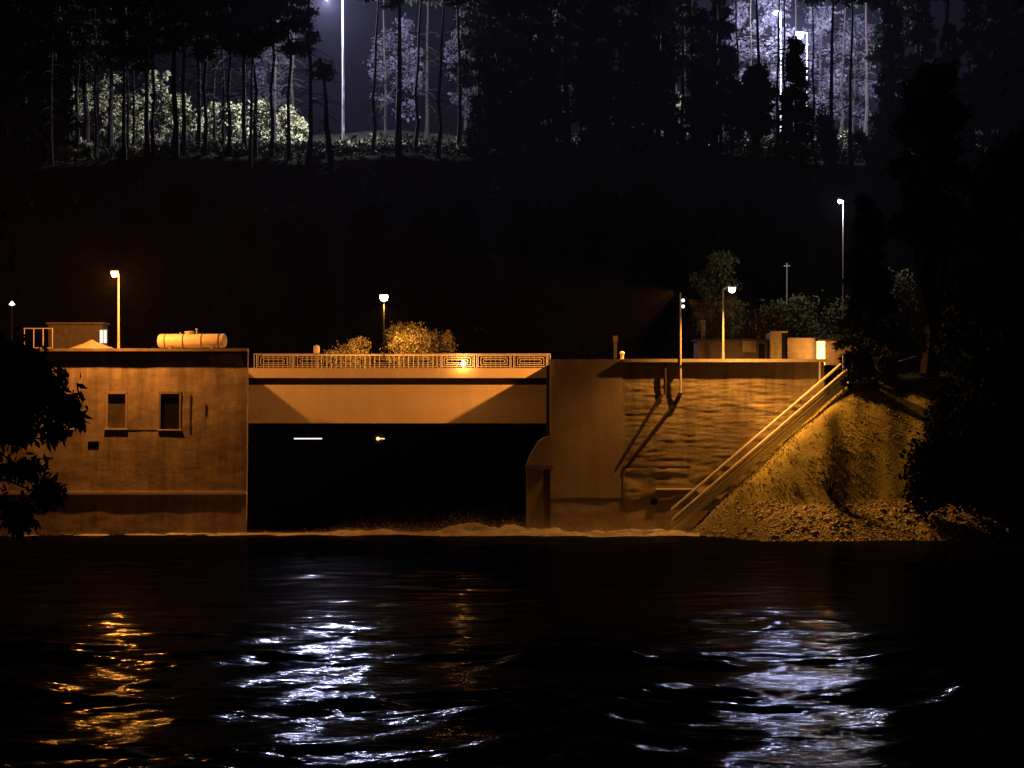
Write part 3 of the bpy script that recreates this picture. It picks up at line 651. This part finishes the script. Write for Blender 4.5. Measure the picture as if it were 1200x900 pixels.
bush('bush', 'dark bare twiggy bush on the lamplit grass slope', (at(972, 0, 192.5).x, 192.7, float(bz(at(972, 0, 192.5).x, 192.7)) - .1), 1.5, .7, 3.4, M['leafd'], 500, .12, 17, nb=16)
leafy_tree('tree', 'dim drooping tree behind the orange lamp on the right wall', 'tree', (at(842, 0, 226).x, 226, 12.3), 9.0, 2.3, M['leaf'], 5200, .34, 21, droop=1.2, low=.35)
# guard rail and path at the right
gr = thing('guard_rail', 'short pale guard rail between the dark trees on the right', 'guard rail', (at(1052, 0, 206).x, 206, 11.6)); q = gr.location
MB().box(q.x - 1.9, q.x + 1.7, 205.9, 206.0, z(438, 206), z(435.5, 206)).build('rail', M['rail'], gr)
MB().tube((q.x - 1.6, 206, z(432, 206)), (q.x + 1.4, 206, z(418, 206)), .07).build('handrail', M['darkmetal'], gr)
for k in (-1.5, 0, 1.4): MB().box(q.x + k - .05, q.x + k + .05, 206.02, 206.1, 11.6, z(436, 206)).build('post', M['rail'], gr)

# dark trees on the right bank
spruce('spruce', 'dark dense spruce on the bank top right of the stairs', (at(1022, 0, 197).x, 199, 11.0), 13.5, 2.2, 31, mt=M['leafd'], n=16000, size=.7, low=.06)
def btr(lbl, px, py, Y, h, rad, seed, tr=.35, n=16000, low=.12):
    b_ = at(px, py, Y); return leafy_tree('broadleaf_tree', lbl, 'tree', tuple(b_), h, rad, M['leafd'], n, .55, seed, tr, 14, low, bark='barkd', group='dark trees on the right bank')
btr('thick dark tree trunk and crown right of the lit bush', 1089, 440, 196.5, 22, 3.1, 41, .75, 12000, .42)
btr('dark tree at the right edge of the picture', 1192, 560, 193, 24, 4.4, 42, .45, 26000)
btr('dark tree between the thick trunk and the right edge', 1136, 585, 193, 16, 2.7, 43, .4, 20000, .06)
bush('bush', 'dense black bush hanging over the stones on the right bank', tuple(at(1124, 594, 190.8)), 3.3, 1.3, 8.2, M['leafd'], 16000, .42, 45, nb=16, bark='barkd')
bush('bush', 'dense black bush at the far right over the last stones', tuple(at(1178, 600, 190.6)), 2.6, 1.3, 9, M['leafd'], 9000, .42, 46, nb=12, bark='barkd')

# foreground tree on the near bank at left
fy = 73.0
ft = thing('foreground_tree', 'near black silhouetted tree with drooping leaves at the left edge', 'tree', (at(-45, 0, fy).x, fy, float(gz(-13, fy))))
fb = []
for px, py, a_, b_ in ((10, 430, 40, 26), (45, 455, 34, 26), (15, 480, 36, 26), (74, 466, 16, 8), (88, 490, 12, 9), (60, 500, 16, 9), (72, 482, 10, 6), (20, 545, 26, 10), (45, 568, 22, 10), (60, 585, 14, 8), (20, 418, 30, 12), (-66, 430, 60, 70), (-66, 540, 60, 60), (-90, 300, 60, 60), (8, 600, 14, 12), (20, 445, 34, 30), (10, 470, 30, 30), (52, 446, 18, 12), (15, 500, 26, 14), (-5, 425, 36, 20), (28, 600, 14, 18)):
    p = at(px, py, fy + rnd.uniform(-.5, .5)); fb.append((tuple(p), (a_ * fy / F, .5, b_ * fy / F)))
mb = MB(); q = ft.location
mb.path([q, q + Vector((.1, 0, 2.5)), q + Vector((.25, 0, 5)), q + Vector((-.2, 0, 8.5)), q + Vector((-.6, 0, 13))], [.22, .19, .16, .12, .04], 9)
for c, qq in fb:
    c = Vector(c); s_ = Vector((q.x + .1, fy, min(c.z + .5, 13))); mb.path([s_, s_.lerp(c, .5) + Vector((0, 0, .25)), c], [.06, .035, .012], 5)
mb.build('trunk', M['barkd'], ft)
v, f = blob_leaves(fb, 12000, .30, 77, 1.4, .36, .8); npmesh('crown', v, f, M['leafd'], ft)
p = at(14, 357, 232); dl = thing('wall_lamp', 'tiny pale lamp shining through the foliage above the left roof', 'lamp', (p.x, p.y, 12.3))
MB().tube((p.x, p.y, 12.2), (p.x, p.y, p.z + .1), .06).build('post', M['darkmetal'], dl); MB().lathe([(.05, .3), (.28, 0), (0, -.12)], p, 12).build('bulb', M['e_dim'], dl, True)

# ------------------------------------------------------------------ hilltop: lamps, pines, understorey
def hz(px, Y): X = (px - 600) * Y / F; return (X, Y, float(gz(X, Y)) - .2)
h1 = hz(402, 362)
street_lamp('very tall white street lamp on the left of the hilltop', h1, at(0, -6, 362).z - h1[2], 2.2, 165000, WHITE, 'e_wh', hr=.45, pr=.14, arm=(-1, -.2), lr=.3, group='white lamps on the wooded hilltop')
h2 = hz(946, 366)
street_lamp('white street lamp glowing behind the conifer on the hilltop', h2, at(0, 38, 366).z - h2[2], 1.0, 165000, WHITE, 'e_wh', hr=.5, pr=.12, arm=(-1, 0), lr=.3, group='white lamps on the wooded hilltop')
h3 = hz(915, 385)
street_lamp('fainter white street lamp farther back on the hilltop', h3, at(0, 14, 385).z - h3[2], .8, 60000, WHITE, 'e_wh', hr=.25, pr=.1, arm=(-1, 0), lr=.3, group='white lamps on the wooded hilltop')
h4 = hz(679, 372)
tb = thing('post_light', 'slim vertical white light standing among the hilltop trees', 'light', h4); q = tb.location
MB().tube(q, (q.x, q.y, at(0, 146, 372).z), .09).build('post', M['darkmetal'], tb)
MB().tube((q.x, q.y, at(0, 146, 372).z), (q.x, q.y, at(0, 127, 372).z), .10, .08).build('tube', emi('faint_tube', (.9, .95, 1), .35), tb)
h5 = hz(1065, 356); wl = thing('post_light', 'small white light low on the hilltop at the right', 'light', h5); q = wl.location; pz = at(0, 158, 356).z
MB().tube(q, (q.x, q.y, pz), .08).build('post', M['darkmetal'], wl); MB().lathe([(0, -.3), (.25, -.25), (.32, .1), (.2, .35), (0, .45)], (q.x, q.y, pz), 12).build('bulb', emi('faint_globe', (.85, .88, 1), 1.2), wl, True)

def make_pine(seed, h=27, dead=(4, 17), lean=0.0, r0=.36, crown=20.5, m='barkd', nleaf=2600, wide=1.0):
    r_ = random.Random(seed); root = thing('pine_tree', None, 'pine tree')
    k = 7; pts = [Vector((lean * i / k + r_.gauss(0, .12) * (i > 0), r_.gauss(0, .1), h * i / k)) for i in range(k + 1)]
    rr = [r0 * (1 - .8 * (i / k) ** 1.1) for i in range(k + 1)]; rr[0] *= 1.35
    t_ = MB().path(pts, rr, 8); d_ = t_
    def on(zz): i = min(k - 1, int(zz / h * k)); return pts[i].lerp(pts[i + 1], zz / h * k - i)
    for j in range(30):
        zz = r_.uniform(*dead); a_ = r_.uniform(0, 6.28); L_ = r_.uniform(.8, 3.4); p = on(zz); dd = Vector((math.cos(a_), math.sin(a_), r_.uniform(-.45, .12)))
        q1 = p + dd * L_ * .5; q2 = q1 + (dd + Vector((0, 0, -.5))) * L_ * .5
        d_.path([p, q1, q2], [.06, .04, .015], 4)
        for s_ in range(3):
            q3 = p + dd * L_ * r_.uniform(.3, .9); d_.tube(q3, q3 + Vector((r_.gauss(0, .5), r_.gauss(0, .5), r_.gauss(-.35, .3))), .022, .008, 3, False)
    bl = []; lm = t_
    nbl = 12 if nleaf < 5000 else 26
    for j in range(nbl):
        zz = crown + (h - crown) * (j + .5) / nbl; a_ = j * 2.4 + r_.random(); L_ = 3.0 * wide * (1 - .7 * (j / nbl)); p = on(min(zz, h - .1)); c = p + Vector((math.cos(a_) * L_ * .7, math.sin(a_) * L_ * .7, .4)); bl.append((tuple(c), (1.3, 1.3, .6)))
        lm.path([p, c], [.1, .03], 4)
    lm.build('trunk', M[m], root)
    v, f = blob_leaves(bl, nleaf, .62, seed, .1, .4); npmesh('crown', v, f, M['needle'], root)
    return root
pp = [make_pine(100, r0=.30), make_pine(101, lean=1.0, r0=.26, h=28), make_pine(102, r0=.42, h=30), make_pine(103, lean=-1.6, r0=.56, h=17.5, dead=(3, 14), crown=15.5, nleaf=500, wide=.5), make_pine(104, lean=.3, r0=.20, h=27, crown=20.5), make_pine(105, crown=9, r0=.36, nleaf=9000, wide=1.5), make_pine(106, crown=7, r0=.30, h=25, nleaf=8000, wide=1.35)]
used = set()
L1 = [(113, 349, 0), (150, 350, 4), (157, 346, 4), (173, 345, 0), (205, 343, 2), (232, 348, 0), (262, 350, 4), (251, 355, 4), (287, 347, 0), (294, 342, 4), (363, 343, 0), (392, 340, 3), (436, 346, 1), (468, 343, 2), (486, 347, 1), (513, 344, 1), (538, 348, 0),
      (600, 345, 0), (640, 350, 1), (664, 344, 2), (700, 347, 0), (745, 343, 1), (772, 352, 2), (812, 346, 0), (838, 344, 2),
      (866, 350, 4), (889, 346, 0), (911, 347, 4), (918, 352, 4), (953, 348, 4), (974, 345, 0), (997, 344, 0), (1042, 345, 2), (1075, 350, 0), (1110, 344, 2), (1150, 348, 1), (1185, 345, 0), (20, 346, 2), (60, 344, 0), (88, 350, 1),
      (322, 372, 4), (340, 378, 1), (452, 376, 4), (500, 380, 0), (556, 372, 1), (585, 380, 2), (880, 384, 4), (985, 386, 1), (1015, 378, 0), (930, 394, 4)]
desc = {'l': 'tall bare pine trunk in the row of trees on the left of the hilltop', 'lb': 'tall bare pine set back among the trees on the left of the hilltop', 'g': 'tall bare pine trunk silhouetted against the glow of the left white lamp',
        'm': 'tall dark pine in the unlit middle of the hilltop', 'r': 'tall slim pine trunk silhouetted against the glow of the right white lamp', 'e': 'tall dark pine at the right end of the hilltop'}
for px in (8, 34, 76, 100, 130, 560, 572, 590, 620, 655, 682, 715, 732, 760, 790, 800, 825, 1052, 1062, 1092, 1128, 1165, 1190):
    L1.append((px, 352 + (px * 7 % 11), 5 + px % 2)) if px % 3 else None
for px in (112, 145, 180, 215, 240, 268, 300, 318, 338):
    L1.append((px, 344 + (px * 7 % 5), 7 + px % 2))
pp += [make_pine(107, crown=13, r0=.25, h=29, nleaf=8000, wide=1.4), make_pine(108, crown=12, r0=.3, h=28, nleaf=8000, wide=1.3)]
for px, Y, k in L1:
    o = pp[k] if k not in used else copy_tree(pp[k]); used.add(k)
    o.location = hz(px, Y); o.rotation_euler = (0, 0, 0 if k in (1, 3) else rnd.uniform(0, 6.28)); s_ = rnd.uniform(.93, 1.08); o.scale = (s_, s_, s_)
    if px == 392: lab, grp = 'thickest leaning pine trunk standing beside the tall white lamp pole', None
    else:
        kk = 'lb' if (Y > 360 and px < 600) else 'g' if 350 < px < 560 else 'l' if px < 350 else 'm' if px < 850 else 'r' if px < 1030 else 'e'
        lab = desc[kk]; grp = {'l': 'pines left of the hilltop', 'lb': 'pines set back on the left', 'g': 'pines before the left white lamp', 'm': 'pines in the middle of the hilltop', 'r': 'pines before the right white lamp', 'e': 'pines at the right end'}[kk]
    o['label'] = lab
    if grp: o['group'] = grp
    elif 'group' in o: del o['group']
spruce('spruce', 'dark spiky spruce in front of the right white lamp', hz(932, 344), 15.5, 2.4, 61, n=9000, size=.8)
leafy_tree('broadleaf_tree', 'round dark tree left of the hilltop spruce', 'tree', hz(885, 343), 11, 3.2, M['needle'], 7000, .6, 62, low=.35, trunk_r=.5)
bush('bush', 'small dark bush between the thin pines on the right hilltop', hz(967, 345), 1.6, 1.2, 7.5, M['needle'], 2500, .5, 63)
bush('bush', 'low dark bush at the right end of the lamp glow', hz(1020, 345), 2.6, 1.5, 6, M['needle'], 3000, .5, 64)
for i, (px, hh) in enumerate([(6, 20), (30, 22), (55, 19), (74, 16), (566, 15), (583, 20), (606, 17), (630, 21), (650, 13), (690, 18), (712, 21), (738, 17), (757, 22), (782, 15), (822, 18), (845, 21), (1046, 20), (1080, 22), (1112, 17), (1140, 21), (1172, 20), (1196, 18)]):
    b_ = hz(px, 345 + i % 4)
    if i == 0: hc = spruce('conifer', None, (0, 0, 0), 20, 3.0, 81, n=9000, size=.9, low=.05, tr=.3); o = hc; pz0 = None
    else: o = copy_tree(hc)
    o.scale = (hh / 20,) * 3; o.location = b_; o.rotation_euler = (0, 0, i * 1.7)
    tag(o, 'tall black conifer on the crest of the hill in the unlit stretches of the wood', 'conifer', 'black conifers on the hill crest')
N = 60000; rg = np.random.RandomState(95); X = rg.uniform(-72, 72, N); Y = rg.uniform(343.6, 366, N); Z = gz(X, Y); hg = (fbm(X / 2.4, Y / 2.4, 3) + .5) * 1.5; ok = hg > .25; X, Y, Z, hg = X[ok], Y[ok], Z[ok], hg[ok]; N = len(X)
P = np.stack([X, Y, Z + rg.rand(N) * hg], -1); u = rg.normal(size=(N, 3)) * .22; w_ = rg.normal(size=(N, 3)) * .14
v = np.stack([P, P + u + w_ * .5, P + u * 2, P + u - w_ * .5], 1).reshape(-1, 3)
tag(npmesh('undergrowth', v, np.arange(len(v)).reshape(-1, 4), M['needle']), 'low tangled undergrowth covering the crest below the hilltop trees', 'undergrowth', kind='stuff')
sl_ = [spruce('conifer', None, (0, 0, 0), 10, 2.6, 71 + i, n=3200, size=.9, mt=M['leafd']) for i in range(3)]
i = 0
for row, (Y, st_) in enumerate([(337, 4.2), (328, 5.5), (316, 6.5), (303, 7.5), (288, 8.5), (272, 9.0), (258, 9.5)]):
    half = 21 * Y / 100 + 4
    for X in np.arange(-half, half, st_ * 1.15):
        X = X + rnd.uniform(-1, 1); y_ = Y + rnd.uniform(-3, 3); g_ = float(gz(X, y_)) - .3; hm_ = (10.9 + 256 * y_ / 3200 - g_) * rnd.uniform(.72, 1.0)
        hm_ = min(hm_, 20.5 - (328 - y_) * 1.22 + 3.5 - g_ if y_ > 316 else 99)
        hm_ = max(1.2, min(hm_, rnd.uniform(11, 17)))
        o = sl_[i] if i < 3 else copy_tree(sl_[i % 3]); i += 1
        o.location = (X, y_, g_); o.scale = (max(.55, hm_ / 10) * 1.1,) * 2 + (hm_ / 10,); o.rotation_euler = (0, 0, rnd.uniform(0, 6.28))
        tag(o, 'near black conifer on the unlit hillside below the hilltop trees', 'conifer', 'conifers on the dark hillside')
# lit understorey on the left
gu = 'lamplit leafy trees on the left of the hilltop'
for i, (px, Y, h_, r_) in enumerate([(80, 366, 6.5, 2.4), (140, 364, 4.5, 2.6), (230, 366, 4.5, 2.4), (98, 368, 8.5, 2.6), (128, 372, 9.5, 2.8), (155, 366, 7, 2.6), (185, 376, 10.5, 3.0), (212, 372, 7, 2.4), (245, 374, 5.5, 2.4), (275, 372, 5.5, 2.6), (305, 374, 5.6, 2.6), (335, 376, 4.6, 2.2), (352, 372, 3.6, 1.6)]):
    leafy_tree('leafy_tree', 'green leafy tree lit between the dark trunks left of the tall white lamp', 'tree', hz(px, Y), h_, r_, M['leafg'], 1500, .5, 200 + i, low=.12, trunk_r=.15, group=gu)
gb = 'low bushes on the hill crest'
for i in range(70):
    px = rnd.uniform(65, 560) if i % 5 < 3 else rnd.uniform(580, 1010); Y = rnd.uniform(344, 362)
    bush('low_bush', 'low scrubby bush on the crest of the wooded hill', hz(px, Y), rnd.uniform(1.2, 2.4), 1.2, rnd.uniform(1.2, 2.6), M['leaf'] if i % 3 else M['leafy'], 420, .45, 300 + i, group=gb, nb=4)
for i, px in enumerate([590, 618, 650, 705, 735, 765, 790, 815, 1095]):
    leafy_tree('leafy_tree', 'faintly lit leafy tree in the dark middle and right of the hilltop', 'tree', hz(px, rnd.uniform(364, 376)), rnd.uniform(4, 8), 2.4, M['leafy'], 1300, .5, 400 + i, low=.12, trunk_r=.15, group='faintly lit trees on the hilltop')
for i, (px, h_) in enumerate([(640, 17), (860, 18), (1000, 16), (465, 15), (545, 17), (310, 15), (905, 19), (960, 17)]):
    leafy_tree('background_tree', 'tall loose tree behind the white lamps on the hilltop', 'tree', hz(px, 398 + (i % 3) * 5), h_ * 1.15, 4.2, M['twig'], 2600, .6, 500 + i, low=.2, trunk_r=.25, group='tall trees behind the white lamps')
hd = thing('hedge', 'low sparkling white-lit hedge at the foot of the tall white lamp', 'hedge', hz(382, 358))
q = hd.location; v, f = blob_leaves([((q.x + k * 1.1, 358, q.z + .9), (.9, .5, .8)) for k in range(-6, 7)], 4200, .28, 88); npmesh('foliage', v, f, M['leafy'], hd)

# ------------------------------------------------------------------ haze
if HAZE > 0:
    hm = bpy.data.materials.new('haze'); hm.use_nodes = True; n = hm.node_tree.nodes; n.remove(n['Principled BSDF'])
    pv = n.new('ShaderNodeVolumePrincipled'); pv.inputs['Density'].default_value = HAZE; pv.inputs['Color'].default_value = (.80, .76, 1, 1)
    hm.node_tree.links.new(pv.outputs[0], n['Material Output'].inputs['Volume'])
    o = MB().box(-330, 330, -60, 540, -4, 84).build('haze', hm); o['kind'] = 'stuff'; o['label'] = 'thin night haze lit around the lamps'; o['category'] = 'haze'
